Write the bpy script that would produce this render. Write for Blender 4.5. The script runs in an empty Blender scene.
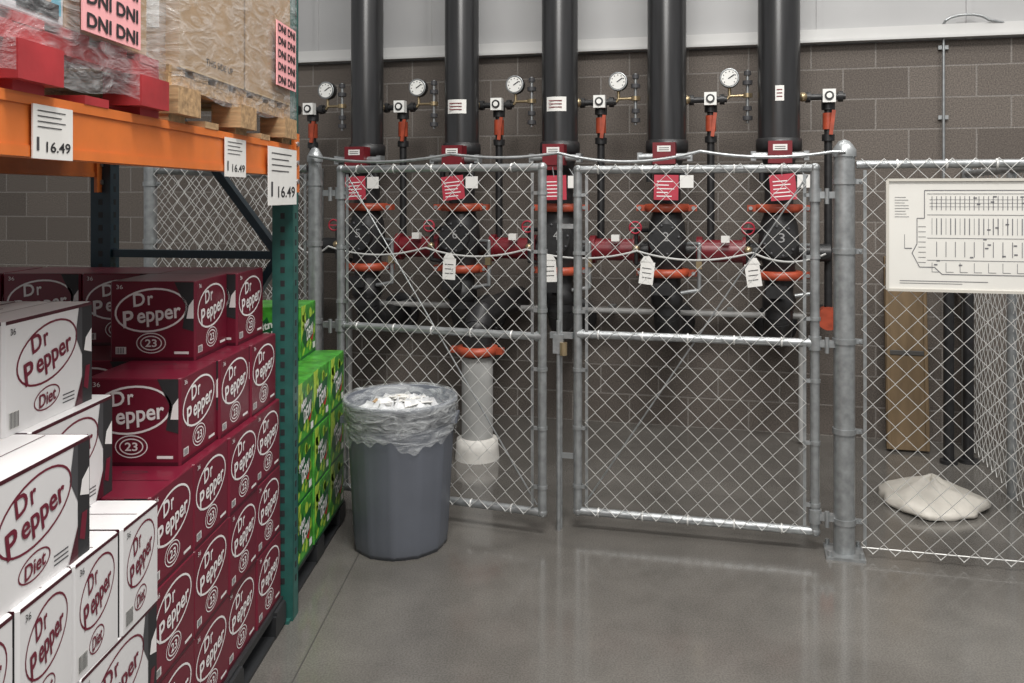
import bpy, math, random
from mathutils import Vector, Matrix
random.seed(7)
sc=bpy.context.scene
sc.view_settings.view_transform='Standard'
sc.view_settings.look='None'

# ---------------------------------------------------------------- materials
MATS={}
def mat(name,col,rough=.5,metal=0.,noise=0.,nscale=20.,bump=0.,alpha=None,spec=.5,detail=4.,stretch=None):
    if name in MATS: return MATS[name]
    m=bpy.data.materials.new(name); m.use_nodes=True
    nt=m.node_tree; b=nt.nodes['Principled BSDF']
    b.inputs['Roughness'].default_value=rough
    b.inputs['Metallic'].default_value=metal
    b.inputs['Specular IOR Level'].default_value=spec
    tc=nt.nodes.new('ShaderNodeTexCoord')
    n=nt.nodes.new('ShaderNodeTexNoise'); n.inputs['Scale'].default_value=nscale; n.inputs['Detail'].default_value=detail
    if stretch:
        mp=nt.nodes.new('ShaderNodeMapping'); mp.inputs['Scale'].default_value=stretch
        nt.links.new(tc.outputs['Object'],mp.inputs['Vector']); nt.links.new(mp.outputs['Vector'],n.inputs['Vector'])
    else: nt.links.new(tc.outputs['Object'],n.inputs['Vector'])
    r=nt.nodes.new('ShaderNodeValToRGB')
    lo=[max(0,c*(1-noise)) for c in col]; hi=[min(1,c*(1+noise)) for c in col]
    r.color_ramp.elements[0].position=.3; r.color_ramp.elements[1].position=.7
    r.color_ramp.elements[0].color=(*lo,1); r.color_ramp.elements[1].color=(*hi,1)
    nt.links.new(n.outputs['Fac'],r.inputs['Fac']); nt.links.new(r.outputs['Color'],b.inputs['Base Color'])
    if bump:
        bp=nt.nodes.new('ShaderNodeBump'); bp.inputs['Strength'].default_value=bump; bp.inputs['Distance'].default_value=.01
        nt.links.new(n.outputs['Fac'],bp.inputs['Height']); nt.links.new(bp.outputs['Normal'],b.inputs['Normal'])
    if alpha is not None: b.inputs['Alpha'].default_value=alpha
    MATS[name]=m; return m

galv=mat('galvanized_steel',(.34,.355,.36),.4,.65,.2,30)
wire=mat('galvanized_wire',(.72,.72,.70),.4,.3,.1,40)
blackpipe=mat('black_steel_pipe',(.020,.020,.021),.28,.0,.3,6,spec=.8,stretch=(6,6,.5))
blackiron=mat('black_iron',(.018,.018,.019),.42,0,.3,30)
oranger=mat('orange_red_coupling',(.36,.062,.028),.42,0,.25,20)
maroonp=mat('maroon_painted_metal',(.15,.010,.016),.38,0,.15,20)
redtag=mat('red_tag',(.42,.035,.06),.5,0,.1,20)
brass=mat('brass_fitting',(.42,.33,.2),.35,.8,.1,20)
white=mat('white_paper',(.74,.73,.70),.6,0,.03,20)
plate=mat('dim_number_paint',(.30,.30,.30),.6)
ink=mat('black_ink',(.02,.02,.022),.6,0,0)
dgray=mat('dark_gray_plastic',(.06,.06,.065),.5,0,.1)
rackg=mat('teal_rack_paint',(.022,.105,.09),.4,0,.15,20)
rackblue=mat('dark_blue_rack_paint',(.015,.04,.058),.4,0,.15,20)
orange=mat('orange_rack_paint',(.66,.17,.035),.38,0,.08,12)
wood=mat('pallet_wood',(.37,.235,.12),.75,0,.35,8,.3,stretch=(1,8,8))
redwood=mat('red_painted_pallet',(.34,.025,.03),.6,0,.3,8,.3)
card=mat('cardboard',(.36,.24,.135),.75,0,.08,8)
pink=mat('pink_sign_paper',(.90,.42,.43),.6,0,.03)
plasticblk=mat('black_plastic_pallet',(.02,.021,.023),.5,0,.2)
maroon=mat('maroon_case_print',(.145,.009,.025),.33,0,.08,10)
maroon2=mat('dark_maroon_print',(.06,.006,.014),.35,0,.2,14)
wcase=mat('white_case_print',(.70,.69,.69),.38,0,.02,10)
wlogo=mat('white_print',(.80,.78,.77),.4)
mlogo=mat('maroon_print',(.15,.012,.03),.4)
green=mat('green_case_print',(.055,.27,.03),.35,0,.5,22)
ygreen=mat('lime_print',(.40,.58,.06),.35,0,.2,30)
dgreen=mat('dark_green_print',(.01,.09,.03),.35,0,.2,20)
redprint=mat('red_print',(.5,.02,.03),.35)
bluep=mat('blue_photo_print',(.12,.45,.6),.4,0,.4,9)
skinp=mat('beige_photo_print',(.6,.36,.24),.4,0,.4,20)
canm=mat('gray_blue_plastic',(.105,.115,.137),.42,0,.06,6)
cream=mat('white_plastic_sack',(.60,.57,.51),.45,0,.15,8,.5)
board=mat('tan_panel',(.155,.105,.055),.75,0,.2,4,.1,stretch=(5,5,1))
graypipe=mat('gray_painted_pipe',(.40,.40,.39),.5,0,.12,9)
glassw=mat('gauge_face',(.82,.82,.79),.2)

def film(name,fac=.25,col=(.9,.92,.93),sc_=9,bmp=.9):
    m=bpy.data.materials.new(name); m.use_nodes=True; nt=m.node_tree
    for n in list(nt.nodes): nt.nodes.remove(n)
    o=nt.nodes.new('ShaderNodeOutputMaterial'); mx=nt.nodes.new('ShaderNodeMixShader')
    t=nt.nodes.new('ShaderNodeBsdfTransparent'); p=nt.nodes.new('ShaderNodeBsdfPrincipled')
    p.inputs['Base Color'].default_value=(*col,1); p.inputs['Roughness'].default_value=.16
    tc=nt.nodes.new('ShaderNodeTexCoord'); n=nt.nodes.new('ShaderNodeTexNoise')
    mp=nt.nodes.new('ShaderNodeMapping'); mp.inputs['Rotation'].default_value=(.5,.3,.2); mp.inputs['Scale'].default_value=(1,1,3)
    n.inputs['Scale'].default_value=sc_; n.inputs['Detail'].default_value=5; n.inputs['Distortion'].default_value=1.5
    bp=nt.nodes.new('ShaderNodeBump'); bp.inputs['Strength'].default_value=bmp; bp.inputs['Distance'].default_value=.02
    r=nt.nodes.new('ShaderNodeMapRange'); r.inputs[1].default_value=.35; r.inputs[2].default_value=.75
    r.inputs[3].default_value=fac*.35; r.inputs[4].default_value=min(1,fac*2.2)
    L=nt.links.new
    L(tc.outputs['Object'],mp.inputs['Vector']); L(mp.outputs['Vector'],n.inputs['Vector'])
    L(n.outputs['Fac'],bp.inputs['Height']); L(bp.outputs['Normal'],p.inputs['Normal'])
    L(n.outputs['Fac'],r.inputs[0]); L(r.outputs[0],mx.inputs[0])
    L(t.outputs[0],mx.inputs[1]); L(p.outputs[0],mx.inputs[2]); L(mx.outputs[0],o.inputs[0])
    return m
wrap=film('stretch_wrap_film',.15)
liner=film('trash_liner_film',.22,(.82,.85,.86),10,.8)

# ---------------------------------------------------------------- mesh builder
class MB:
    def __init__(s): s.v=[];s.f=[];s.m=[];s.sm=[];s.mats=[]
    def mi(s,m):
        if m not in s.mats: s.mats.append(m)
        return s.mats.index(m)
    def add(s,vs,fs,m,smooth=False):
        b=len(s.v); s.v+= [tuple(v) for v in vs]; i=s.mi(m)
        for f in fs: s.f.append([b+k for k in f]); s.m.append(i); s.sm.append(smooth)
    def box(s,c,d,m,rz=0,rot=None):
        R=rot if rot else Matrix.Rotation(rz,3,'Z'); c=Vector(c)
        vs=[c+R@Vector((x*d[0]/2,y*d[1]/2,z*d[2]/2)) for x in(-1,1) for y in(-1,1) for z in(-1,1)]
        s.add(vs,[(0,1,3,2),(4,6,7,5),(0,4,5,1),(2,3,7,6),(0,2,6,4),(1,5,7,3)],m)
    def cyl(s,p0,p1,r,m,r1=None,seg=18,caps=True):
        p0=Vector(p0);p1=Vector(p1); r1=r if r1 is None else r1
        a=(p1-p0).normalized(); u=a.orthogonal().normalized(); w=a.cross(u)
        cs=[(math.cos(2*math.pi*i/seg),math.sin(2*math.pi*i/seg)) for i in range(seg)]
        A=[p0+(u*c+w*k)*r for c,k in cs]; B=[p1+(u*c+w*k)*r1 for c,k in cs]
        s.add(A+B,[(i,(i+1)%seg,seg+(i+1)%seg,seg+i) for i in range(seg)],m,True)
        if caps:
            s.add(A,[tuple(range(seg))[::-1]],m); s.add(B,[tuple(range(seg))],m)
    def lathe(s,c,prof,m,seg=32,axis='Z',fn=None,close=False):
        c=Vector(c); vs=[]
        for j,(r,z) in enumerate(prof):
            for i in range(seg):
                a=2*math.pi*i/seg; rr,zz=(r,z) if fn is None else fn(a,r,z,j)
                p=Vector((rr*math.cos(a),rr*math.sin(a),zz))
                if axis=='Y': p=Vector((p.x,p.z,p.y))
                if axis=='X': p=Vector((p.z,p.x,p.y))
                vs.append(c+p)
        fs=[(j*seg+i,j*seg+(i+1)%seg,(j+1)*seg+(i+1)%seg,(j+1)*seg+i) for j in range(len(prof)-1) for i in range(seg)]
        s.add(vs,fs,m,True)
    def sphere(s,c,r,m,seg=14,sz=1.):
        n=seg//2
        s.lathe(c,[(r*math.sin(math.pi*j/n)+1e-5,-r*sz*math.cos(math.pi*j/n)) for j in range(n+1)],m,seg)
    def path(s,pts,r,m,seg=10):
        for a,b in zip(pts,pts[1:]): s.cyl(a,b,r,m,seg=seg)
        for p in pts[1:-1]: s.sphere(p,r,m,seg=10)
    def finish(s,name,loc=(0,0,0),rz=0,parent=None,bevel=0):
        me=bpy.data.meshes.new(name); me.from_pydata(s.v,[],s.f)
        for m in s.mats: me.materials.append(m)
        me.polygons.foreach_set('material_index',s.m); me.polygons.foreach_set('use_smooth',s.sm)
        me.update()
        o=bpy.data.objects.new(name,me); sc.collection.objects.link(o)
        o.location=loc; o.rotation_euler=(0,0,rz)
        if parent: o.parent=parent
        if bevel:
            b=o.modifiers.new('bevel','BEVEL'); b.width=bevel; b.segments=2; b.limit_method='ANGLE'
        return o

TC={}
def textgeo(t,shear=0.,offset=0.):
    k=(t,shear,offset)
    if k in TC: return TC[k]
    cu=bpy.data.curves.new('t','FONT'); cu.body=t; cu.shear=shear; cu.offset=offset; cu.resolution_u=3
    o=bpy.data.objects.new('t',cu); sc.collection.objects.link(o)
    bpy.context.view_layer.update()
    me=bpy.data.meshes.new_from_object(o.evaluated_get(bpy.context.evaluated_depsgraph_get()))
    vs=[v.co.copy() for v in me.vertices]; fs=[tuple(p.vertices) for p in me.polygons]
    x0=min(v.x for v in vs);x1=max(v.x for v in vs);y0=min(v.y for v in vs);y1=max(v.y for v in vs)
    vs=[((v.x-x0)/(x1-x0)-.5,(v.y-y0)/(y1-y0)-.5) for v in vs]
    bpy.data.objects.remove(o); bpy.data.curves.remove(cu); bpy.data.meshes.remove(me)
    TC[k]=(vs,fs); return TC[k]

class Face:
    """flat artwork plane: origin O, unit axes ux, uz and outward n"""
    def __init__(s,mb,O,ux,uz,n,kx=1.): s.mb=mb;s.O=Vector(O);s.ux=Vector(ux);s.uz=Vector(uz);s.n=Vector(n);s.kx=kx
    def P(s,x,z,l): return s.O+s.ux*x*s.kx+s.uz*z+s.n*(.0007*l)
    def poly(s,pts,m,l=1): s.mb.add([s.P(x,z,l) for x,z in pts],[tuple(range(len(pts)))],m)
    def rect(s,x0,z0,x1,z1,m,l=1): s.poly([(x0,z0),(x1,z0),(x1,z1),(x0,z1)],m,l)
    def ring(s,cx,cz,a,b,t,m,l=1,tilt=0.,seg=32):
        ct,st=math.cos(tilt),math.sin(tilt); vs=[]
        for k in (1,0):
            for i in range(seg):
                th=2*math.pi*i/seg; x=(a-(0 if k else t))*math.cos(th); z=(b-(0 if k else t))*math.sin(th)
                vs.append(s.P(cx+x*ct-z*st,cz+x*st+z*ct,l))
        s.mb.add(vs,[(i,(i+1)%seg,seg+(i+1)%seg,seg+i) for i in range(seg)],m)
    def disc(s,cx,cz,a,b,m,l=1,tilt=0.,seg=28):
        ct,st=math.cos(tilt),math.sin(tilt)
        s.poly([(cx+a*math.cos(2*math.pi*i/seg)*ct-b*math.sin(2*math.pi*i/seg)*st,cz+a*math.cos(2*math.pi*i/seg)*st+b*math.sin(2*math.pi*i/seg)*ct) for i in range(seg)],m,l)
    def text(s,t,cx,cz,w,h,m,l=2,shear=0.,offset=0.,tilt=0.):
        vs,fs=textgeo(t,shear,offset); ct,st=math.cos(tilt),math.sin(tilt)
        s.mb.add([s.P(cx+x*w*ct-y*h*st,cz+x*w*st+y*h*ct,l) for x,y in vs],fs,m)

def empty(name,loc=(0,0,0),rz=0):
    e=bpy.data.objects.new(name,None); e.location=loc; e.rotation_euler=(0,0,rz); e.empty_display_size=.1
    sc.collection.objects.link(e); return e

# enclosure frame : x along the block wall, y=0 at the wall face, -y toward the aisle
W0=(0,6.10,0); WA=math.atan(-.236)
FY=-1.942

# ---------------------------------------------------------------- floor
def floor_mat():
    m=bpy.data.materials.new('polished_concrete'); m.use_nodes=True; nt=m.node_tree; b=nt.nodes['Principled BSDF']; L=nt.links.new
    N=nt.nodes.new
    tc=N('ShaderNodeTexCoord')
    def noise(s,d=6,dist=0):
        n=N('ShaderNodeTexNoise'); n.inputs['Scale'].default_value=s; n.inputs['Detail'].default_value=d; n.inputs['Distortion'].default_value=dist
        L(tc.outputs['Object'],n.inputs['Vector']); return n
    def ramp(src,p0,c0,p1,c1):
        r=N('ShaderNodeValToRGB'); r.color_ramp.elements[0].position=p0; r.color_ramp.elements[1].position=p1
        r.color_ramp.elements[0].color=(*c0,1); r.color_ramp.elements[1].color=(*c1,1); L(src,r.inputs['Fac']); return r
    n1=noise(1.0,9,.8); n2=noise(150,2); n3=noise(6,7,.4)
    c=ramp(n1.outputs['Fac'],.3,(.104,.097,.088),.72,(.148,.140,.128))
    sp=ramp(n2.outputs['Fac'],.38,(.80,.80,.80),.60,(1.08,1.08,1.08))
    m3=ramp(n3.outputs['Fac'],.3,(.90,.90,.90),.7,(1.08,1.08,1.08))
    def mul(a,bb):
        x=N('ShaderNodeMix'); x.data_type='RGBA'; x.blend_type='MULTIPLY'; x.inputs[0].default_value=1
        L(a,x.inputs[6]); L(bb,x.inputs[7]); return x.outputs[2]
    col=mul(mul(c.outputs['Color'],sp.outputs['Color']),m3.outputs['Color'])
    L(col,b.inputs['Base Color']); b.inputs['Specular IOR Level'].default_value=1.0
    rr=N('ShaderNodeMapRange'); rr.inputs[3].default_value=.07; rr.inputs[4].default_value=.20; L(n3.outputs['Fac'],rr.inputs[0]); L(rr.outputs[0],b.inputs['Roughness'])
    bp=N('ShaderNodeBump'); bp.inputs['Strength'].default_value=.04; bp.inputs['Distance'].default_value=.01; L(n3.outputs['Fac'],bp.inputs['Height']); L(bp.outputs['Normal'],b.inputs['Normal'])
    return m
fm=floor_mat(); joint=mat('floor_joint_sealant',(.06,.057,.053),.5)
mb=MB(); mb.box((0,3,-.05),(16,14,.1),fm)
mb.finish('floor')
mb=MB(); mb.box((-.83,1.9,.0005),(.005,3.9,.001),joint)
mb.finish('trim_floor_joint_1')

# ---------------------------------------------------------------- back wall
def cmu():
    m=bpy.data.materials.new('concrete_block'); m.use_nodes=True; nt=m.node_tree; b=nt.nodes['Principled BSDF']; L=nt.links.new; N=nt.nodes.new
    tc=N('ShaderNodeTexCoord'); sx=N('ShaderNodeSeparateXYZ'); cx=N('ShaderNodeCombineXYZ')
    L(tc.outputs['Object'],sx.inputs[0]); L(sx.outputs[0],cx.inputs[0]); L(sx.outputs[2],cx.inputs[1])
    br=N('ShaderNodeTexBrick'); br.inputs['Scale'].default_value=1; br.inputs['Brick Width'].default_value=.406; br.inputs['Row Height'].default_value=.203
    br.inputs['Mortar Size'].default_value=.006; br.inputs['Mortar Smooth'].default_value=.2; br.offset=.5
    br.inputs['Color1'].default_value=(.100,.084,.072,1); br.inputs['Color2'].default_value=(.136,.116,.100,1); br.inputs['Mortar'].default_value=(.20,.182,.165,1)
    L(cx.outputs[0],br.inputs['Vector'])
    n=N('ShaderNodeTexNoise'); n.inputs['Scale'].default_value=120; n.inputs['Detail'].default_value=4; L(tc.outputs['Object'],n.inputs['Vector'])
    r=N('ShaderNodeValToRGB'); r.color_ramp.elements[0].color=(.65,.65,.65,1); r.color_ramp.elements[1].color=(1.3,1.3,1.3,1); r.color_ramp.elements[0].position=.35; r.color_ramp.elements[1].position=.65
    L(n.outputs['Fac'],r.inputs['Fac'])
    x=N('ShaderNodeMix'); x.data_type='RGBA'; x.blend_type='MULTIPLY'; x.inputs[0].default_value=1
    L(br.outputs['Color'],x.inputs[6]); L(r.outputs['Color'],x.inputs[7]); L(x.outputs[2],b.inputs['Base Color'])
    b.inputs['Roughness'].default_value=.8
    bp=N('ShaderNodeBump'); bp.invert=True; bp.inputs['Strength'].default_value=.6; bp.inputs['Distance'].default_value=.006
    L(br.outputs['Fac'],bp.inputs['Height']); L(bp.outputs['Normal'],b.inputs['Normal'])
    return m
wallm=cmu()
mb=MB(); mb.box((-.5,.1,1.3),(12,.2,2.6),wallm)
mb.finish('wall_back',W0,WA)
panel=mat('white_metal_panel',(.35,.35,.35),.5,0,.05,2)
flash=mat('light_flashing',(.50,.50,.49),.45,0,.04,3)
mb=MB(); mb.box((-.5,.11,3.6),(12,.2,2.0),panel)
k=-6.4
while k<5.4:
    mb.box((k,.006,3.6),(.035,.012,2.0),panel); k+=.92
mb.finish('wall_back_upper_panel',W0,WA)
mb=MB(); mb.box((-.5,-.015,2.66),(12,.05,.075),flash); mb.box((-.5,-.03,2.615),(12,.09,.016),flash)
mb.finish('trim_wall_flashing',W0,WA)

# ---------------------------------------------------------------- conduit
mb=MB()
pts=[(2.64,-.03,1.2),(2.64,-.03,2.70)]+[(2.64+.13-.13*math.cos(t),-.03-.02,2.70+.05*math.sin(t)) for t in [math.pi*i/8 for i in range(1,8)]]+[(2.90,-.05,2.71),(3.0,-.03,2.69)]
mb.path(pts,.009,galv)
for z in (1.5,2.1,2.55): mb.box((2.64,-.018,z),(.06,.014,.025),galv)
mb.finish('electrical_conduit',W0,WA)

# ---------------------------------------------------------------- sprinkler risers
RS=[-1.082,-.411,.247,.926,1.596]; RY=-.633
NUM=['5','6','4','2','3']
for i,s in enumerate(RS):
    mb=MB()
    R=.108+.004*i
    mb.cyl((s,RY,1.88),(s,RY,4.4),R,blackpipe,seg=28)
    mb.lathe((s,RY,0),[(R,1.86),(R+.010,1.865),(R+.012,1.90),(R+.010,1.935),(R,1.94)],blackiron)
    mb.lathe((s,RY,0),[(R,1.88),(.095,1.80),(.085,1.74),(.085,1.56)],blackiron,24)
    mb.box((s,RY-.15,1.85),(.135,.10,.13),maroonp); mb.box((s,RY-.15,1.775),(.09,.08,.04),maroonp)
    Fc=Face(mb,(s,RY-.2,1.85),(1,0,0),(0,0,1),(0,-1,0)); Fc.rect(-.04,.01,.04,.045,white); Fc.rect(-.03,.018,.03,.022,ink,2); Fc.rect(-.03,.030,.03,.034,ink,2)
    for q in(-1,1):
        mb.cyl((s+q*.07,RY-.14,1.83),(s+q*.155,RY-.14,1.83),.022,galv); mb.box((s+q*.15,RY-.12,1.83),(.03,.07,.055),galv)
        mb.cyl((s+q*.10,RY-.09,1.68),(s+q*.10,RY-.09,1.76),.018,blackiron)
    for z in (1.52,1.12):
        mb.lathe((s,RY,z),[(.10,-.026),(.135,-.024),(.14,0),(.135,.024),(.10,.026)],oranger,28)
        for q in(-1,1):
            mb.box((s+q*.155,RY,z),(.06,.06,.038),oranger); mb.cyl((s+q*.165,RY-.05,z),(s+q*.165,RY+.05,z),.012,galv,seg=8)
    mb.lathe((s,RY,0),[(.09,1.09),(.095,1.18),(.115,1.24),(.12,1.33),(.11,1.42),(.09,1.48),(.085,1.56)],blackiron,28)
    mb.cyl((s,RY,1.33),(s,RY-.15,1.33),.085,blackiron,seg=24); mb.cyl((s,RY-.15,1.33),(s,RY-.165,1.33),.098,blackiron,seg=24)
    for k in range(8):
        a=k*math.pi/4+.2; mb.sphere((s+.087*math.cos(a),RY-.167,1.33+.087*math.sin(a)),.009,dgray,8)
    Fc=Face(mb,(s,RY-.166,1.33),(1,0,0),(0,0,1),(0,-1,0)); Fc.text(NUM[i],0.01,.02,.034,.055,plate)
    mb.lathe((s,RY,0),[(.085,1.12),(.085,1.0),(.10,.98),(.10,.93),(.085,.91)],blackiron,24)
    mb.path([(s,RY,.95),(s,RY,.86),(s,RY+.05,.78),(s,RY+.13,.74),(s,-.01,.74)],.082,blackiron,18)
    mb.lathe((s,-.06,.74),[(.083,-.02),(.14,-.018),(.14,.018),(.083,.02)],blackiron,24,axis='Y')
    mb.path([(s+.13,RY,1.30),(s+.20,RY-.05,1.30),(s+.20,RY-.05,1.02),(s+.09,RY-.05,1.0)],.013,galv)
    mb.path([(s-.12,RY,1.38),(s-.18,RY-.08,1.38),(s-.18,RY-.08,1.18),(s-.1,RY-.02,1.16)],.013,blackiron)
    mb.box((s+.20,RY-.06,1.18),(.035,.03,.06),brass); mb.sphere((s-.18,RY-.09,1.27),.025,brass)
    mb.box((s-.02,RY-.14,1.03),(.12,.05,.07),blackiron)
    mb.lathe((s-.18,RY-.13,1.40),[(.035,-.005),(.042,0),(.035,.005),(.03,0),(.035,-.005)],redtag,16,axis='Y'); mb.cyl((s-.18,RY-.08,1.40),(s-.18,RY-.13,1.40),.006,galv,seg=8); mb.box((s-.18,RY-.13,1.40),(.07,.005,.008),redtag)
    zl=2.17 if i!=4 else 2.2
    if i in(1,2,4):
        w=.13 if i!=4 else .05
        n=10; vs=[]
        for k in range(n+1):
            a=-math.pi/2+(k/n-.5)*w/R
            for z in(zl-.045,zl+.045): vs.append((s+(R+.002)*math.cos(a),RY+(R+.002)*math.sin(a),z))
        fs=[(2*k,2*k+2,2*k+3,2*k+1) for k in range(n)]; mb.add(vs,fs,white,True)
        Fc=Face(mb,(s,RY-R-.003,zl),(1,0,0),(0,0,1),(0,-1,0))
        for q in (-.02,0,.02): Fc.rect(-w*.35,q-.003,w*.3,q+.003,maroonp,1)
    mb.finish('sprinkler_riser',W0,WA)
    mb=MB(); rz=random.uniform(-.12,.12)
    Rm=Matrix.Rotation(rz,3,'Y')
    ty=RY-.215
    mb.box((s+.015,ty,1.645),(.145,.004,.15),redtag,rot=Rm)
    Fc=Face(mb,(s+.015,ty-.0025,1.645),Rm@Vector((1,0,0)),Rm@Vector((0,0,1)),(0,-1,0))
    for k in range(5): Fc.rect(-.055,-.055+k*.022,.05-random.random()*.04,-.049+k*.022,wlogo)
    mb.box((s+.135,ty+.01,1.68),(.08,.003,.075),white)
    mb.path([(s,ty,1.77),(s+.01,ty,1.71)],.003,galv,6); mb.path([(s+.1,ty+.03,1.76),(s+.135,ty+.008,1.715)],.003,galv,6)
    mb.finish('red_valve_tag',W0,WA)

mb=MB()
mb.cyl((-1.45,RY+.1,1.25),(1.9,RY+.1,1.25),.055,blackiron,seg=20)
for a,b in zip(RS,RS[1:]):
    m_=(a+b)/2
    mb.cyl((m_-.13,RY+.1,1.25),(m_+.13,RY+.1,1.25),.07,maroonp,seg=24)
    for q in(-1,1): mb.cyl((m_+q*.14-.018,RY+.1,1.25),(m_+q*.14+.018,RY+.1,1.25),.09,maroonp,seg=24)
    mb.box((m_+.02,RY-.0,1.33),(.05,.05,.04),white)
mb.finish('manifold_pipe',W0,WA)
mb=MB(); mb.path([(-1.4,-.25,.82),(1.75,-.25,.82),(1.75,-.25,.02)],.019,graypipe,12)
mb.path([(-1.4,-.25,.82),(-1.4,-.25,.02)],.019,graypipe,12)
for s in (-1,-.3,.5,1.3): mb.box((s,-.13,.82),(.04,.24,.03),galv)
mb.finish('drain_pipe',W0,WA)

GS=[-1.564,-.885,-.200,.488,1.188,1.892]; GY=-.487
for i,s in enumerate(GS):
    mb=MB()
    mb.path([(s,GY,1.3),(s,GY,2.14)],.024,blackiron,12)
    mb.cyl((s,GY,1.93),(s,GY,1.97),.038,blackiron,seg=12)
    mb.cyl((s,GY,2.0),(s,GY,2.1),.033,oranger,seg=14)
    mb.box((s+.02,GY-.045,2.04),(.022,.014,.15),oranger,rot=Matrix.Rotation(.12,3,'Y'))
    mb.cyl((s,GY,2.12),(s,GY,2.2),.04,blackiron,seg=16)
    mb.box((s,GY-.05,2.2),(.075,.05,.08),glassw); mb.cyl((s,GY-.076,2.2),(s,GY-.082,2.2),.027,blackiron,seg=18); mb.cyl((s,GY-.082,2.2),(s,GY-.084,2.2),.016,glassw,seg=18)
    mb.path([(s-.20 if i else s-.05,GY,2.2),(s+.10,GY,2.2)],.02,blackiron,10)
    for q in (-.12,.07): mb.cyl((s+q-.015,GY,2.2),(s+q+.015,GY,2.2),.033,blackiron,seg=8)
    mb.sphere((s-.15,GY-.02,2.2),.03,brass,10)
    if i<5:
        gx=s+.115; gz=2.33
        mb.path([(s+.1,GY,2.2),(gx,GY,2.22),(gx,GY,gz-.05)],.010,brass,8)
        mb.cyl((gx,GY-.03,gz),(gx,GY+.02,gz),.06,blackiron,seg=24); mb.lathe((gx,GY-.034,gz),[(.05,.006),(.06,.0),(.06,.01)],galv,24,axis='Y')
        mb.cyl((gx,GY-.031,gz),(gx,GY-.034,gz),.050,glassw,seg=24)
        mb.box((gx+.012,GY-.036,gz+.008),(.045,.003,.006),ink,rot=Matrix.Rotation(-.6,3,'Y'))
        for k in range(9):
            a=-.7+k*(math.pi+1.4)/8; mb.box((gx+.04*math.cos(a),GY-.0355,gz+.04*math.sin(a)),(.006,.002,.006),ink)
        hx=s+.225
        mb.path([(gx,GY,2.22),(hx,GY,2.22)],.009,brass,8)
        mb.path([(hx,GY,2.05),(hx,GY,2.38)],.010,galv,8)
        for z,r in((2.36,.022),(2.30,.03),(2.22,.03),(2.14,.026),(2.08,.03)): mb.cyl((hx,GY,z-.013),(hx,GY,z+.013),r,dgray if z!=2.22 else brass,seg=8)
    if i==5:
        mb.path([(s,GY,1.3),(s,GY,.85),(s,-.02,.85)],.024,blackiron,12)
        mb.cyl((s,GY-.05,.85),(s,GY+.05,.85),.07,oranger,seg=20)
    mb.finish('pressure_gauge_valve',W0,WA)

mb=MB()
def sag(a,b,z0,z1,dp,n=14): return [(a+(b-a)*t,FY+.55,z0+(z1-z0)*t-dp*4*t*(1-t)) for t in [k/n for k in range(n+1)]]
RSx=[-1.3]+RS+[2.0]
for a,b in zip(RSx,RSx[1:]):
    mb.path(sag(a*.9,b*.9,1.30,1.30,.045),.006,graypipe,6)
for s,a in((-.22,.05),(.36,-.05),(.89,.12),(1.44,-.15)):
    Rm=Matrix.Rotation(a,3,'Y')
    mb.box((s,FY+.53,1.185),(.075,.003,.12),white,rot=Rm); mb.add([(s-.037,FY+.5285,1.24),(s+.037,FY+.5285,1.24),(s+.015,FY+.5285,1.275),(s-.015,FY+.5285,1.275)],[(0,1,2,3)],white)
    for k in range(3): mb.box((s,FY+.5275,1.16+k*.025),(.05,.001,.004),dgray,rot=Rm)
mb.finish('copper_tubing_with_tags',W0,WA)

mb=MB()
sx=-.19; sy=-.99
mb.cyl((sx,sy,0.1),(sx,sy,.62),.095,graypipe,seg=28)
mb.lathe((sx,sy,.655),[(.09,-.026),(.125,-.024),(.13,0),(.125,.024),(.09,.026)],oranger,28); mb.cyl((sx,sy,.62),(sx,sy,.70),.09,blackiron,seg=24)
for q in(-1,1): mb.box((sx+q*.14,sy,.655),(.05,.05,.035),oranger)
mb.path([(sx,sy,.68),(sx,sy,.78),(sx,sy+.08,.86),(sx,-.02,.86)],.085,blackiron,20)
mb.lathe((sx,sy,0),[(.135,0),(.13,.06),(.125,.12),(.10,.13),(.097,.13)],mat('white_pipe_boot',(.66,.64,.60),.6,0,.1,12,.3),28)
mb.finish('floor_water_pipe',W0,WA)

mb=MB()
Rl=Matrix.Rotation(-.10,3,'X')
mb.box((2.385,-.205,.61),(.25,.04,1.20),board,rot=Rl)
mb.box((2.385,-.228,.61),(.235,.006,.03),joint,rot=Rl)
for q in(-1,1): mb.box((2.385+q*.11,-.232,.61),(.02,.012,1.19),board,rot=Rl)
mb.finish('leaning_tan_panel',W0,WA,bevel=.004)
mb=MB()
def lump(a,r,z,j): return r*(1+.07*math.sin(3*a+j*.6)+.04*math.sin(7*a+1.3*j)+.02*math.sin(13*a)),z*(1+.12*math.sin(4*a+j))
mb.lathe((2.34,-1.184,0),[(.23,0),(.255,.010),(.258,.028),(.23,.052),(.19,.068),(.13,.09),(.08,.105),(.035,.13),(.001,.14)],cream,56,fn=lump)
mb.finish('white_plastic_sack',W0,WA)
mb=MB(); mb.path([(2.58,-.45,.02),(2.58,-.45,1.25),(2.58,-.02,1.25)],.03,blackiron,12); mb.path([(2.70,-.40,.02),(2.70,-.40,1.0),(2.70,-.02,1.0)],.03,blackiron,12)
mb.cyl((2.58,-.45,0),(2.58,-.45,.02),.05,blackiron); mb.cyl((2.70,-.40,0),(2.70,-.40,.02),.06,blackiron)
mb.finish('standpipe',W0,WA)

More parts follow.
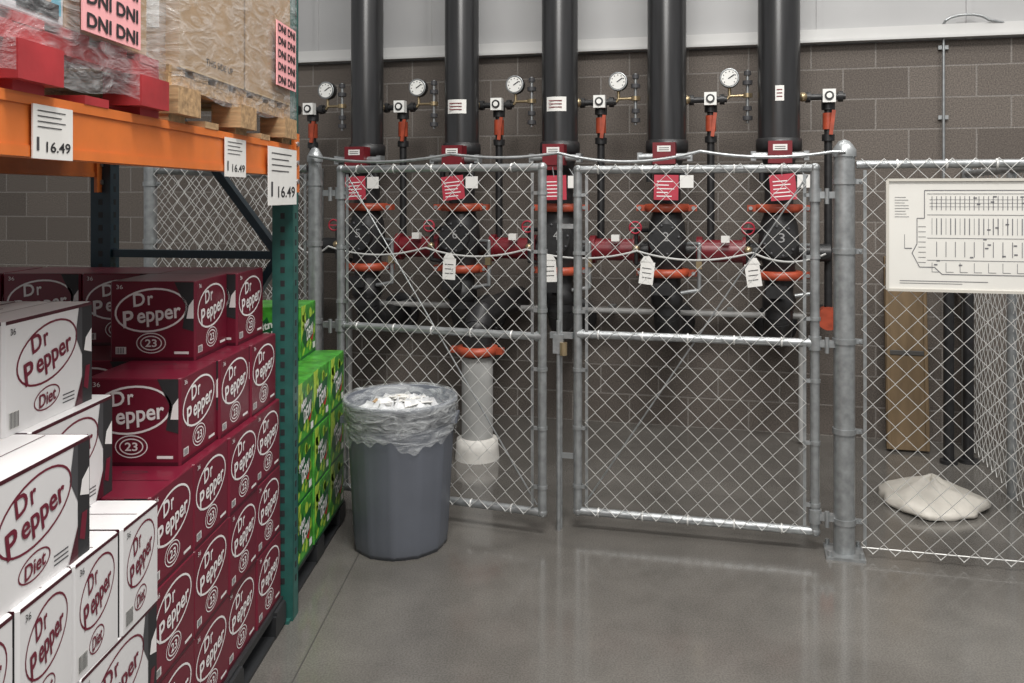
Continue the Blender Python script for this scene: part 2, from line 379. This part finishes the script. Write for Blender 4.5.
# ---------------------------------------------------------------- chain link
def chain(name,s0,s1,z0,z1,y,parent,p=.047,r=.0020,along='x'):
    cu=bpy.data.curves.new(name,'CURVE'); cu.dimensions='3D'; cu.bevel_depth=r; cu.bevel_resolution=1; cu.materials.append(wire)
    n=int(round((s1-s0)/p)); p=(s1-s0)/n; m=int((z1-z0)/p)
    hz=(z1-z0)/m
    for i in range(n):
        base=s0+(i+.5)*p
        pts=[]
        for k in range(m+1):
            sg=1 if (k+i)%2==0 else -1          # neighbouring wires mirror each other and hook together
            xx=base+sg*p/2*1.05
            yy=y+sg*r*.8
            pts.append((xx,yy,z0+k*hz) if along=='x' else (yy,xx,z0+k*hz))
        sp=cu.splines.new('POLY'); sp.points.add(len(pts)-1)
        for q,pt in zip(sp.points,pts): q.co=(*pt,1)
    o=bpy.data.objects.new(name,cu); sc.collection.objects.link(o); o.parent=parent
    return o

def bands(mb,x,y,r,zs,out=1):
    for z in zs:
        mb.cyl((x,y,z-.012),(x,y,z+.012),r+.005,galv,seg=20); mb.box((x+out*(r+.016),y,z),(.03,.01,.022),galv); mb.cyl((x+out*(r+.02),y-.018,z),(x+out*(r+.02),y+.018,z),.005,galv,seg=6)

def gate(s0,s1,zb,zt,hinge,rodflip,swing=0.):
    hx=s0 if hinge<0 else s1
    Rw=Matrix.Rotation(WA,3,'Z'); w=Vector(W0)+Rw@Vector((hx,FY,0))
    e=empty('chain_link_gate',tuple(w),WA+swing)
    s0-=hx; s1-=hx
    mb=MB(); r=.021; y=0; zm=.935
    mb.cyl((s0,y,zb),(s0,y,zt),r,galv); mb.cyl((s1,y,zb),(s1,y,zt),r,galv)
    for z in (zb,zm,zt): mb.cyl((s0,y,z),(s1,y,z),r*.9,galv)
    for s in(s0,s1):
        for z in(zb,zt): mb.sphere((s,y,z),r*1.15,galv)
        mb.cyl((s-.03 if s==s1 else s+.03,y,zm),(s,y,zm),r*1.15,galv)
    for s,q in((s0,1),(s1,-1)):
        mb.box((s+q*.045,y-.012,(zb+zt)/2),(.014,.004,zt-zb-.05),galv)
        for k in range(6):
            z=zb+.12+k*(zt-zb-.24)/5; mb.cyl((s,y,z-.008),(s,y,z+.008),r+.004,galv,seg=16); mb.box((s+q*.033,y-.008,z),(.034,.012,.016),galv)
    a,b=(s0+.03,s1-.03) if rodflip else (s1-.03,s0+.03)
    mb.cyl((a,y+.01,zb+.03),(b,y+.01,zt-.03),.004,galv,seg=8)
    s=s0+.1
    while s<s1-.05:
        for z in(zm,zb,zt): mb.lathe((s,y,z),[(r*.98,-.004),(r*1.12,0),(r*.98,.004)],wire,10,axis='X')
        s+=.21
    h=s0 if hinge<0 else s1
    for z in (zb+.07,zm,zt-.12):
        mb.cyl((h,y,z-.03),(h,y,z+.03),r+.008,galv); mb.box((h+hinge*.05,y-.005,z),(.09,.03,.03),galv); mb.cyl((h+hinge*.05,y-.02,z-.04),(h+hinge*.05,y-.02,z+.03),.01,galv,seg=8)
    mb.finish('gate_frame',parent=e)
    chain('gate_mesh',s0+.04,s1-.04,zb-.01,zt+.025,-.022,e)
    return e
gate(-.615,.478,.11,1.73,-1,False,-.105)
gate(.620,1.704,.09,1.72,1,True)

mb=MB()
mb.cyl((.532,FY-.03,.0),(.532,FY-.03,1.0),.010,galv); mb.cyl((.532,FY,.0),(.532,FY,1.80),.0135,galv)
mb.box((.545,FY-.02,.93),(.11,.03,.028),galv); mb.box((.532,FY-.03,.89),(.05,.03,.09),galv); mb.cyl((.56,FY-.05,.84),(.56,FY-.05,.90),.018,brass)
for z in(.35,1.45): mb.box((.56,FY,z),(.08,.02,.022),galv)
mb.finish('gate_drop_rod_latch',W0,WA)

def post(s,r,h,name='fence_post',bz=(.15,.55,.95,1.35,1.66),out=1):
    mb=MB(); mb.cyl((s,FY,.0),(s,FY,h-.03),r,galv,seg=28)
    mb.lathe((s,FY,0),[(r+.006,h-.05),(r+.006,h-.02),(r*.85,h+.0),(r*.5,h+.02),(.001,h+.028)],galv,24)
    mb.box((s,FY,.006),(r*3.6,r*3.6,.012),galv)
    for a in(-1,1):
        for b in(-1,1): mb.cyl((s+a*r*1.45,FY+b*r*1.45,.01),(s+a*r*1.45,FY+b*r*1.45,.035),.01,galv,seg=6)
    bands(mb,s,FY,r,bz,out)
    return mb.finish(name,W0,WA)
post(1.829,.046,1.82); post(-.761,.034,1.82,out=-1); post(-1.74,.034,1.82); post(2.77,.034,1.82,out=-1)

e=empty('chain_link_fence_panel',W0,WA)
mb=MB(); mb.cyl((1.88,FY,1.735),(2.735,FY,1.735),.018,galv); mb.box((1.915,FY-.012,.88),(.014,.004,1.66),galv)
for k in range(4): mb.lathe((2.05+k*.2,FY,1.735),[(.02,-.005),(.024,0),(.02,.005)],wire,10,axis='X')
mb.cyl((1.9,FY-.022,.045),(2.73,FY-.022,.045),.003,wire,seg=6)
mb.finish('top_rail',parent=e); chain('panel_mesh',1.90,2.73,.02,1.76,FY-.024,e)
e=empty('chain_link_fence_panel',W0,WA)
mb=MB(); mb.cyl((-1.70,FY,1.735),(-.80,FY,1.735),.021,galv); mb.box((-.81,FY-.012,.88),(.014,.004,1.66),galv); mb.finish('top_rail',parent=e)
chain('panel_mesh',-1.70,-.80,.02,1.76,FY-.024,e)
e=empty('chain_link_fence_panel',W0,WA)
mb=MB(); mb.cyl((2.77,FY+.04,1.735),(2.77,-.03,1.735),.021,galv); mb.cyl((2.77,-.06,0),(2.77,-.06,1.8),.03,galv); mb.cyl((2.77,-1.0,0),(2.77,-1.0,1.75),.024,galv); mb.finish('top_rail',parent=e)
chain('panel_mesh',FY+.05,-.08,.02,1.76,2.77,e,along='y')
e=empty('chain_link_fence_panel',W0,WA)
mb=MB(); mb.cyl((-1.74,FY+.04,1.735),(-1.74,-.03,1.735),.021,galv); mb.cyl((-1.74,-.06,0),(-1.74,-.06,1.8),.03,galv); mb.finish('top_rail',parent=e)
chain('panel_mesh',FY+.05,-.08,.02,1.76,-1.74,e,along='y')
mb=MB(); P=[]
for a,b,d in((-.761,.0,.035),(0,.532,.02),(.532,1.2,.045),(1.2,1.829,.03)):
    for k in range(12):
        t=k/12; P.append((a+(b-a)*t,FY-.055,1.80-d*4*t*(1-t)))
P.append((1.829,FY-.06,1.79)); mb.path(P,.007,galv,8)
mb.finish('top_cable',W0,WA)

# facility map board
mb=MB(); s0,s1,z0,z1=2.0,2.78,1.19,1.665; y=FY-.055; cs=(s0+s1)/2; cz=(z0+z1)/2
mb.box((cs,y,cz),(s1-s0,.012,z1-z0),mat('map_board_white',(.66,.65,.61),.5,0,.03,6))
fr=mat('map_frame',(.50,.48,.43),.5)
for zz in(z0,z1): mb.box((cs,y-.006,zz),(s1-s0,.016,.012),fr)
for ss in(s0,s1): mb.box((ss,y-.006,cz),(.012,.016,z1-z0),fr)
Fc=Face(mb,(s0,y-.0065,z0),(1,0,0),(0,0,1),(0,-1,0)); lm=mat('map_line_gray',(.14,.14,.15),.6)
def ln(x0,q0,x1,q1,t=.0022,m=lm):
    dx,dz=x1-x0,q1-q0; l=math.hypot(dx,dz); nx,nz=-dz/l*t/2,dx/l*t/2
    Fc.poly([(x0+nx,q0+nz),(x0-nx,q0-nz),(x1-nx,q1-nz),(x1+nx,q1+nz)],m)
out=[(.13,.10),(.10,.16),(.12,.20),(.12,.31),(.15,.31),(.15,.43),(.70,.43),(.70,.14),(.64,.10),(.64,.07),(.22,.07),(.19,.10),(.13,.10)]
for a,b in zip(out,out[1:]): ln(*a,*b,.0035)
rnd=random.Random(2)
for k in range(26):
    x=.18+k*.0185; ln(x,.345,x,.405,.003)
    ln(x,.24,x,.31,.004 if k%3 else .002)
    if k%2: ln(x,.145,x,.21,.003)
    if k%3==0: ln(x,.08,x,.12); ln(x,.08,x+.03,.08)
for z in(.13,.225,.325,.415): ln(.16,z,.68,z)
for z in(.36,.375,.39): ln(.17,z,.55,z,.0015)
for k in range(8): ln(.125,.12+k*.022,.155,.12+k*.022)
for k in range(26):
    x=rnd.uniform(.17,.66); z=rnd.uniform(.10,.40); Fc.rect(x,z,x+.014,z+.006,lm)
for k in range(8): ln(.03,.40-k*.012,.06+rnd.random()*.03,.40-k*.012,.002)
ln(.05,.04,.4,.04,.003); ln(.05,.03,.3,.03)
ln(.10,.18,.07,.18,.004); ln(.07,.18,.07,.24)
mb.finish('facility_map_board',W0,WA)

# ---------------------------------------------------------------- soda cases
BW,BD,BH=.27,.265,.245
def wordmark(F,cx,cz,m,tilt,s=1.):
    """two-line wordmark: tall capitals with shorter lowercase letters"""
    ct,st=math.cos(tilt),math.sin(tilt)
    def T(t,x,z,w,h): F.text(t,cx+(x*ct-z*st)*s,cz+(x*st+z*ct)*s,w*s,h*s,m,2,.10,.02,tilt)
    T('D',-.034,.037,.036,.038); T('r',-.001,.031,.018,.027)
    T('P',-.072,-.014,.034,.048); T('epper',.018,-.022,.128,.044)
def art_regular(F,W,H,wide):
    F.rect(-W/2,.0,W/2,.010,maroon2)
    F.ring(-.005,.156,.114,.068,.006,wlogo,1,tilt=.14)
    wordmark(F,-.001,.154,wlogo,.14,1.08)
    F.ring(-.005,.054,.034,.023,.0035,wlogo); F.text('23',-.005,.054,.036,.024,wlogo,2,0,.02)
    F.ring(-.005,.054,.046,.032,.003,wlogo)
    if wide:
        F.poly([(W/2,.243),(W/2,.09),(W/2-.035,.10),(W/2-.025,.17),(W/2-.04,.20),(W/2-.06,.243)],ink)
        F.poly([(W/2,.19),(W/2,.13),(W/2-.022,.13),(W/2-.015,.17)],wlogo,2)
    F.text('36',-W/2+.025,.228,.020,.013,wlogo,3)
    F.rect(-W/2+.012,.02,-W/2+.045,.042,wlogo)
    for k in range(5): F.rect(-W/2+.016+k*.005,.022,-W/2+.018+k*.005,.040,ink,2)
    F.rect(W/2-.06,.02,W/2-.015,.028,wlogo)
def art_diet(F,W,H,wide):
    F.rect(-W/2,.237,W/2,.245,maroon2)
    k=W/.27 if W<.27 else 1.08
    cx=-.016
    if wide:
        F.rect(W/2-.045,.0,W/2,.237,ink)
        F.poly([(W/2-.045,.237),(W/2-.045,.12),(W/2-.075,.17),(W/2-.06,.237)],dgray)
        F.poly([(W/2-.045,.07),(W/2-.045,.0),(W/2-.08,.0)],maroon2,2)
        F.poly([(W/2-.003,.18),(W/2-.003,.12),(W/2-.038,.13),(W/2-.03,.16)],wlogo,2)
        F.poly([(W/2-.01,.09),(W/2-.02,.03),(W/2-.04,.04),(W/2-.03,.09)],maroon,2)
    else: cx=0
    F2=Face(F.mb,F.P(cx,0,0),F.ux,F.uz,F.n,k)
    F2.ring(0,.154,.114,.066,.005,mlogo,1,tilt=.25)
    wordmark(F2,.0,.153,mlogo,.25,1.06)
    F2.ring(-.005,.050,.048,.026,.0035,mlogo,1,tilt=.15); F2.text('Diet',-.005,.050,.065,.030,mlogo,2,.2,.02,.15)
    F.text('36',-W/2+.024,.220,.018,.014,ink)
    F.rect(-W/2+.010,.012,-W/2+.045,.05,white)
    for q in range(7): F.rect(-W/2+.012+q*.0048,.014,-W/2+.0142+q*.0048,.048,ink,2)
    if wide:
        for q in range(3): F.rect(W/2-.13,.02+q*.009,W/2-.08,.023+q*.009,dgray)
def art_green(F,W,H,wide):
    rnd=random.Random(3)
    for k in range(16):
        cx=rnd.uniform(-W/2+.03,W/2-.03); cz=rnd.uniform(.03,.21); F.disc(cx,cz,rnd.uniform(.012,.03),rnd.uniform(.008,.022),ygreen,1,rnd.random()*3,10)
    F.poly([(-.12,.245),(-.05,.245),(-.10,.10),(-.125,.08)],ygreen,1)
    F.poly([(-.11,.10),(-.02,.20),(-.01,.17),(.11,.19),(.06,.05),(.02,.09),(-.06,.045)],dgreen,2)
    F.text('Mtn',-.035,.155,.08,.035,wlogo,3,.2,.03,.35); F.text('DEW',.02,.11,.12,.055,wlogo,3,.2,.03,.2)
    F.poly([(.03,.075),(.09,.10),(.06,.06)],redprint,3)
    F.rect(-W/2,0,W/2,.012,dgreen); F.rect(W/2-.05,.02,W/2-.01,.05,white)
def case_mesh(name,base,art,top,BW=BW,BD=BD):
    mb=MB(); b=.006; W,D,H=BW-.004,BD-.004,BH
    xs=W/2;ys=D/2
    ring=[(-xs+b,-ys),(xs-b,-ys),(xs,-ys+b),(xs,ys-b),(xs-b,ys),(-xs+b,ys),(-xs,ys-b),(-xs,-ys+b)]
    vs=[(x,y,.0) for x,y in ring]+[(x,y,H-.003) for x,y in ring]+[(x*.985,y*.985,H) for x,y in ring]
    fs=[(i,(i+1)%8,8+(i+1)%8,8+i) for i in range(8)]+[(8+i,8+(i+1)%8,16+(i+1)%8,16+i) for i in range(8)]
    mb.add(vs,fs,base); mb.add(vs[16:],[tuple(range(8))],top); mb.add(vs[:8],[tuple(range(8))[::-1]],base)
    T=Face(mb,(0,0,H),(1,0,0),(0,1,0),(0,0,1)); T.rect(-W/2+.01,-.0015,W/2-.01,.0015,maroon2 if base!=green else dgreen); T.ring(0,ys*.5,.035,.010,.002,dgray)
    for ux,n,w,d in(((1,0,0),(0,-1,0),W,ys),((0,1,0),(1,0,0),D,xs),((-1,0,0),(0,1,0),W,ys),((0,-1,0),(-1,0,0),D,xs)):
        F=Face(mb,Vector(n)*d,ux,(0,0,1),n); art(F,w-.012,H,n[1]!=0)
    o=mb.finish(name); me=o.data; bpy.data.objects.remove(o); return me
me_reg=case_mesh('regular_case',maroon,art_regular,maroon)
me_diet=case_mesh('diet_case',wcase,art_diet,wcase,.36,.188)
me_green=case_mesh('green_case',green,art_green,green)
def put(me,parent,x,y,z,rz=0,name='soda_case'):
    o=bpy.data.objects.new(name,me); sc.collection.objects.link(o); o.parent=parent; o.location=(x,y,z); o.rotation_euler=(0,0,rz)
PH=.105
def blackpallet(x0,x1,y0,y1,name='black_plastic_pallet'):
    mb=MB(); n=7
    for k in range(n):
        x=x0+(x1-x0)*(k+.5)/n; mb.box((x,(y0+y1)/2,PH-.012),((x1-x0)/n*.86,y1-y0,.024),plasticblk)
    for i in range(3):
        for j in range(3):
            mb.box((x0+.05+(x1-x0-.1)*i/2,y0+.06+(y1-y0-.12)*j/2,.048),(.1,.12,.07),plasticblk)
    for i in range(3): mb.box((x0+.05+(x1-x0-.1)*i/2,(y0+y1)/2,.007),(.09,y1-y0,.014),plasticblk)
    for j in range(3): mb.box(((x0+x1)/2,y0+.06+(y1-y0-.12)*j/2,.089),(x1-x0,.1,.012),plasticblk)
    mb.finish(name)
J=lambda a=.004: random.uniform(-a,a)
blackpallet(-2.05,-.965,2.16,3.17)
e=empty('soda_case_stack')
for row in range(5):
    z=PH+row*(BH+.0005)
    if row<3: x_near,x_far,y0,n=-.985,-.985,2.13,4
    elif row==3: x_near,x_far,y0,n=-1.02,-.99,2.38,3
    else: x_near,x_far,y0,n=-1.10,-1.02,2.635,2
    for c in range(4):
        nn=n; yy0=y0
        if c>0 and row>=3: yy0=max(y0,2.635); nn=2
        if c>0 and row==4: yy0=2.90; nn=1
        for k in range(nn):
            y=yy0+.2605*(k+.5); t=(y-y0)/max(.3,(3.17-y0)); xf=x_near+(x_far-x_near)*t+J(.004)
            put(me_reg,e,xf-BW/2-c*(BW+.002),y,z,J(.006))
# diet stack : rows alternate between short and long faces to the aisle
blackpallet(-1.98,-.97,1.36,2.10)
e=empty('soda_case_stack')
def short(xr,y0,n,row,nx=3):     # .188 face toward the aisle
    for k in range(n):
        for c in range(nx): put(me_diet,e,xr-.18-c*.362+J(.002),y0+.19*(k+.5)+J(.001),PH+row*(BH+.0005),J(.008))
def long_(xr,y0,n,row,nx=5):     # .36 face toward the aisle
    for k in range(n):
        for c in range(nx): put(me_diet,e,xr-.094-c*.192+J(.002),y0+.363*(k+.5)+J(.001),PH+row*(BH+.0005),math.pi/2+J(.008))
short(-.96,1.355,4,0); long_(-.96,1.39,2,1); short(-.96,1.355,4,2)
long_(-.972,1.465,1,3,1); long_(-1.166,1.43,1,3,4); long_(-1.11,1.83,1,3,4)
long_(-1.14,1.785,1,4,4)
# green stack
blackpallet(-2.0,-.985,3.27,4.20)
e=empty('soda_case_stack')
for row in range(4):
    for c in range(3):
        for k in range(3):
            if row==3 and (k<2 or c<1): continue
            put(me_green,e,-.985-BW/2-c*(BW+.002)+(.0 if row<3 else .14)+J(),3.36+BD*(k+.5)+.003*k+J(.002),PH+row*(BH+.0005),J(.01))

# ---------------------------------------------------------------- pallet rack
mb=MB()
def upright(x,y,m=rackg,h=3.4,w=.078,d=.07):
    mb.box((x,y-d/2+.003,h/2),(w,.004,h),m); mb.box((x,y+d/2-.003,h/2),(w,.004,h),m)
    mb.box((x+w/2-.002,y,h/2),(.004,d,h),m); mb.box((x-w/2,y,.006),(.14,.12,.012),m)
    z=.15
    while z<h-.1:
        mb.box((x+w/2+.0005,y,z),(.001,.016,.022),ink); mb.box((x-.0,y-d/2+.0005,z),(.016,.001,.022),ink); z+=.0508
fx=-.985
upright(fx,3.225); upright(-1.75,3.38,rackblue); upright(fx,.55); upright(-1.75,.7,rackblue)
def strut(a,b,m=rackblue,t=.035):
    a=Vector(a);b=Vector(b); d=b-a; q=d.to_track_quat('Z','Y').to_matrix(); mb.box((a+b)/2,(t,.03,d.length),m,rot=q)
for y in((3.25,3.38),(.58,.7)):
    for z in(.2,1.37,2.3): strut((fx-.03,y[0],z),(-1.75,y[1],z))
    strut((fx-.03,y[0],1.37),(-1.75,y[1],2.3)); strut((fx-.03,y[0],1.37),(-1.75,y[1],.2))
for x in(-.965,-1.78):
    y0,y1=(.6,3.185) if x>-1 else (.75,3.34)
    mb.box((x,(y0+y1)/2,1.7275),(.05,y1-y0,.115),orange)
    mb.box((x+.0255,(y0+y1)/2,1.775),(.006,y1-y0,.02),orange); mb.box((x+.0255,(y0+y1)/2,1.68),(.006,y1-y0,.02),orange)
    for yy in(y0,y1):
        mb.box((x+.03,yy,1.72),(.012,.06,.22),orange)
        for z in(1.65,1.72,1.79): mb.cyl((x+.03,yy,z),(x+.042,yy,z),.01,galv,seg=10)
for k in range(6): mb.box((-1.37,.9+k*.42,1.77),(.77,.05,.025),galv)
mb.finish('pallet_rack')

def ptag(y,z,w,h,xx=-.932,big='16.49'):
    mb=MB(); mb.box((xx,y,z),(.003,w,h),white)
    F=Face(mb,(xx+.0016,y,z),(0,1,0),(0,0,1),(1,0,0))
    F.text(big,.12*w,-h*.27,w*.62,h*.20,ink,1,0,.015)
    for k in range(4): F.rect(-w*.4,h*.38-k*h*.1,w*(.3-.1*(k%2)),h*.40-k*h*.1,dgray)
    F.rect(-w*.42,-h*.35,-w*.36,-h*.1,dgray)
    mb.box((xx-.002,y,z+h/2-.008),(.006,w*.3,.012),glassw)
    mb.finish('price_tag')
ptag(1.61,1.717,.13,.10); ptag(2.56,1.712,.17,.115); ptag(3.0,1.665,.32,.20,-.925)

# ---------------------------------------------------------------- upper pallets & goods
def woodpallet(x0,x1,y0,y1,z,m,m2,name):
    mb=MB(); L=y1-y0; Wd=x1-x0
    for k in range(7):
        y=y0+.05+(L-.1)*k/6; mb.box(((x0+x1)/2,y,z+.131),(Wd,.095,.018),m)
    for k in range(5):
        y=y0+.05+(L-.1)*k/4; mb.box(((x0+x1)/2,y,z+.009),(Wd,.095,.018),m)
    for x in(x0+.02,(x0+x1)/2,x1-.02):
        mb.box((x,(y0+y1)/2,z+.105),(.038,L,.034),m2)
        for k in range(3): mb.box((x,y0+.07+(L-.14)*k/2,z+.053),(.038+.05,.14,.07),m2)
    mb.finish(name)
woodpallet(-2.05,-.935,1.02,2.06,1.785,redwood,redwood,'red_wood_pallet')
woodpallet(-2.0,-.935,2.11,3.12,1.785,wood,wood,'wood_pallet')
ZT=1.926
def box_goods(x0,x1,y0,y1,z0,z1,m):
    mb=MB(); mb.box(((x0+x1)/2,(y0+y1)/2,(z0+z1)/2),(x1-x0,y1-y0,z1-z0),m); return mb
mb=box_goods(-1.9,-.93,2.16,3.10,ZT,2.9,card)
seam=mat('carton_seam',(.2,.13,.07),.7)
F=Face(mb,(-.93,2.63,ZT),(0,1,0),(0,0,1),(1,0,0)); F.rect(-.47,.0,.47,.004,mat('carton_tape',(.5,.36,.2),.3)); F.rect(-.006,0,.006,.95,seam); F.text('THIS SIDE UP',-.2,.04,.2,.018,ink)
F2=Face(mb,(-1.4,2.16,ZT),(1,0,0),(0,0,1),(0,-1,0)); F2.rect(.3,.1,.42,.2,white); F2.rect(-.01,0,.01,.95,seam)
mb.finish('wrapped_cardboard_carton',bevel=.006)
mb=box_goods(-1.9,-.94,1.08,1.66,ZT,2.45,mat('white_display_carton',(.6,.6,.62),.45,0,.1,6))
F=Face(mb,(-.94,1.37,ZT),(0,1,0),(0,0,1),(1,0,0)); F.rect(.10,.02,.28,.30,bluep); F.disc(.21,.07,.04,.06,skinp,2); F.rect(.14,.012,.27,.04,ink,3); F.disc(.21,.12,.045,.03,wlogo,3); F.rect(-.28,.0,.09,.5,redprint)
mb.finish('display_carton',bevel=.004)
mb=box_goods(-1.9,-.945,1.67,2.02,ZT,2.3,card); mb.finish('small_cardboard_carton',bevel=.005)
def dni(y,z,w,h,x,rows,name='pink_notice'):
    mb=MB(); mb.box((x,y,z),(.003,w,h),pink); F=Face(mb,(x+.0016,y,z),(0,1,0),(0,0,1),(1,0,0))
    for k in range(rows):
        zz=h/2-h*(k+.5)/rows; F.text('DNI DNI',0,zz,w*.88,h/rows*.62,ink,2,0,.03)
    mb.finish(name)
dni(1.79,2.02,.24,.19,-.910,4); dni(2.99,2.085,.22,.22,-.910,5)
def wrapshell(name,x0,x1,y0,y1,z0,z1):
    mb=MB(); n=26; m=14; rnd=random.Random(5)
    per=[]
    for k in range(n): per.append((x0+(x1-x0)*k/n,y0))
    for k in range(n): per.append((x1,y0+(y1-y0)*k/n))
    for k in range(n): per.append((x1-(x1-x0)*k/n,y1))
    for k in range(n): per.append((x0,y1-(y1-y0)*k/n))
    cx,cy=(x0+x1)/2,(y0+y1)/2; vs=[]
    for j in range(m+1):
        for k,(x,y) in enumerate(per):
            f=.004*rnd.random(); vs.append((x+(x-cx)*f,y+(y-cy)*f,z0+(z1-z0)*j/m+.008*math.sin(k*.7)*(1 if j==0 else .3)))
    N=len(per); mb.add(vs,[(j*N+k,j*N+(k+1)%N,(j+1)*N+(k+1)%N,(j+1)*N+k) for j in range(m) for k in range(N)],wrap,True)
    mb.finish(name)
wrapshell('stretch_wrap',-1.92,-.916,1.0,2.05,1.81,2.5)
wrapshell('stretch_wrap',-1.92,-.916,2.13,3.13,1.86,2.92)

# ---------------------------------------------------------------- trash can
e=empty('trash_can',(-.664,3.915,0))
mb=MB()
def rib(a,r,z,j):
    k=max(0,math.cos(a*12))**6
    return (r+(.006*k if 1<j<6 else 0),z)
H=.675
mb.lathe((0,0,0),[(.001,.02),(.190,.02),(.202,.0),(.206,.02),(.212,.06),(.238,.54),(.240,.565),(.242,.58),(.249,.585),(.251,.645),(.258,.65),(.259,H-.006),(.253,H),(.245,H-.004),(.240,.60),(.200,.03),(.001,.03)],canm,72,fn=rib)
for a in(0,math.pi):
    c,s_=math.cos(a),math.sin(a)
    mb.box((.250*c,.250*s_,.58),(.03,.12,.03),canm,rz=a)
mb.finish('can_body',parent=e)
mb=MB(); rnd=random.Random(11); off=[rnd.random()*6.28 for _ in range(6)]
def skirt(a,r,z,j):
    w=.5*math.sin(4*a+off[0])+.3*math.sin(9*a+off[1])+.2*math.sin(23*a+off[2]+j)
    if j<=2: return r+.0045*w*(1 if j else 1.4), z+(.045*w if j==0 else .012*w if j==1 else 0)
    return r+.002*w,z+.003*w
mb.lathe((0,0,0),[(.252,.505),(.257,.55),(.263,.61),(.264,.665),(.260,.682),(.247,.680),(.238,.63),(.225,.56)],liner,160,fn=skirt)
mb.finish('bag_liner',parent=e)
mb=MB()
def heap(a,r,z,j):
    return r*(1+.05*math.sin(4*a+j)),z+.012*math.sin(3*a+2*j)+.012*math.sin(9*a+j*1.7)+.008*math.sin(17*a+j*3)
mb.lathe((0,0,0),[(.232,.56),(.215,.59),(.19,.61),(.16,.63),(.13,.642),(.10,.65),(.06,.655),(.03,.65),(.001,.65)],mat('crumpled_white_film',(.62,.63,.64),.4,0,.25,22,.9),60,fn=heap)
for k in range(22):
    a=rnd.random()*6.28; r=rnd.random()*.16; mb.box((r*math.cos(a),r*math.sin(a),.665-.12*r),(.06,.04,.004),white if k%6 else (card if k%4 else graypipe),rot=Matrix.Rotation(rnd.random()*3,3,'Z')@Matrix.Rotation(rnd.uniform(-.8,.8),3,'X'))
mb.finish('trash_contents',parent=e)

# ---------------------------------------------------------------- lights
def area(name,loc,size,energy,rot=(0,0,0),col=(1,.975,.94)):
    l=bpy.data.lights.new(name,'AREA'); l.shape='RECTANGLE'; l.size=size[0]; l.size_y=size[1]; l.energy=energy; l.color=col
    o=bpy.data.objects.new(name,l); sc.collection.objects.link(o); o.location=loc; o.rotation_euler=rot; return o
area('ceiling_light',(.6,.9,6.0),(2.2,1.0),360,(.15,0,0))
area('ceiling_light',(3.6,2.2,6.0),(1.2,1.2),170,(0,-.3,0))
area('ceiling_light',(.8,4.9,6.2),(2.5,.6),80)
area('ceiling_light',(-1.0,-2.5,5.0),(3,2),230,(.7,0,0))
w=bpy.data.worlds.new('world'); sc.world=w; w.use_nodes=True
w.node_tree.nodes['Background'].inputs[0].default_value=(.88,.88,.89,1); w.node_tree.nodes['Background'].inputs[1].default_value=.34

# ---------------------------------------------------------------- camera
cam=bpy.data.cameras.new('camera'); co=bpy.data.objects.new('camera',cam); sc.collection.objects.link(co)
co.location=(0,0,1.6); co.rotation_euler=(math.pi/2,0,0)
cam.sensor_fit='HORIZONTAL'; cam.sensor_width=36; cam.lens=36*850/1024
cam.shift_x=-(545-512)/1024; cam.shift_y=-(341.5-195)/1024
cam.clip_start=.05
sc.camera=co
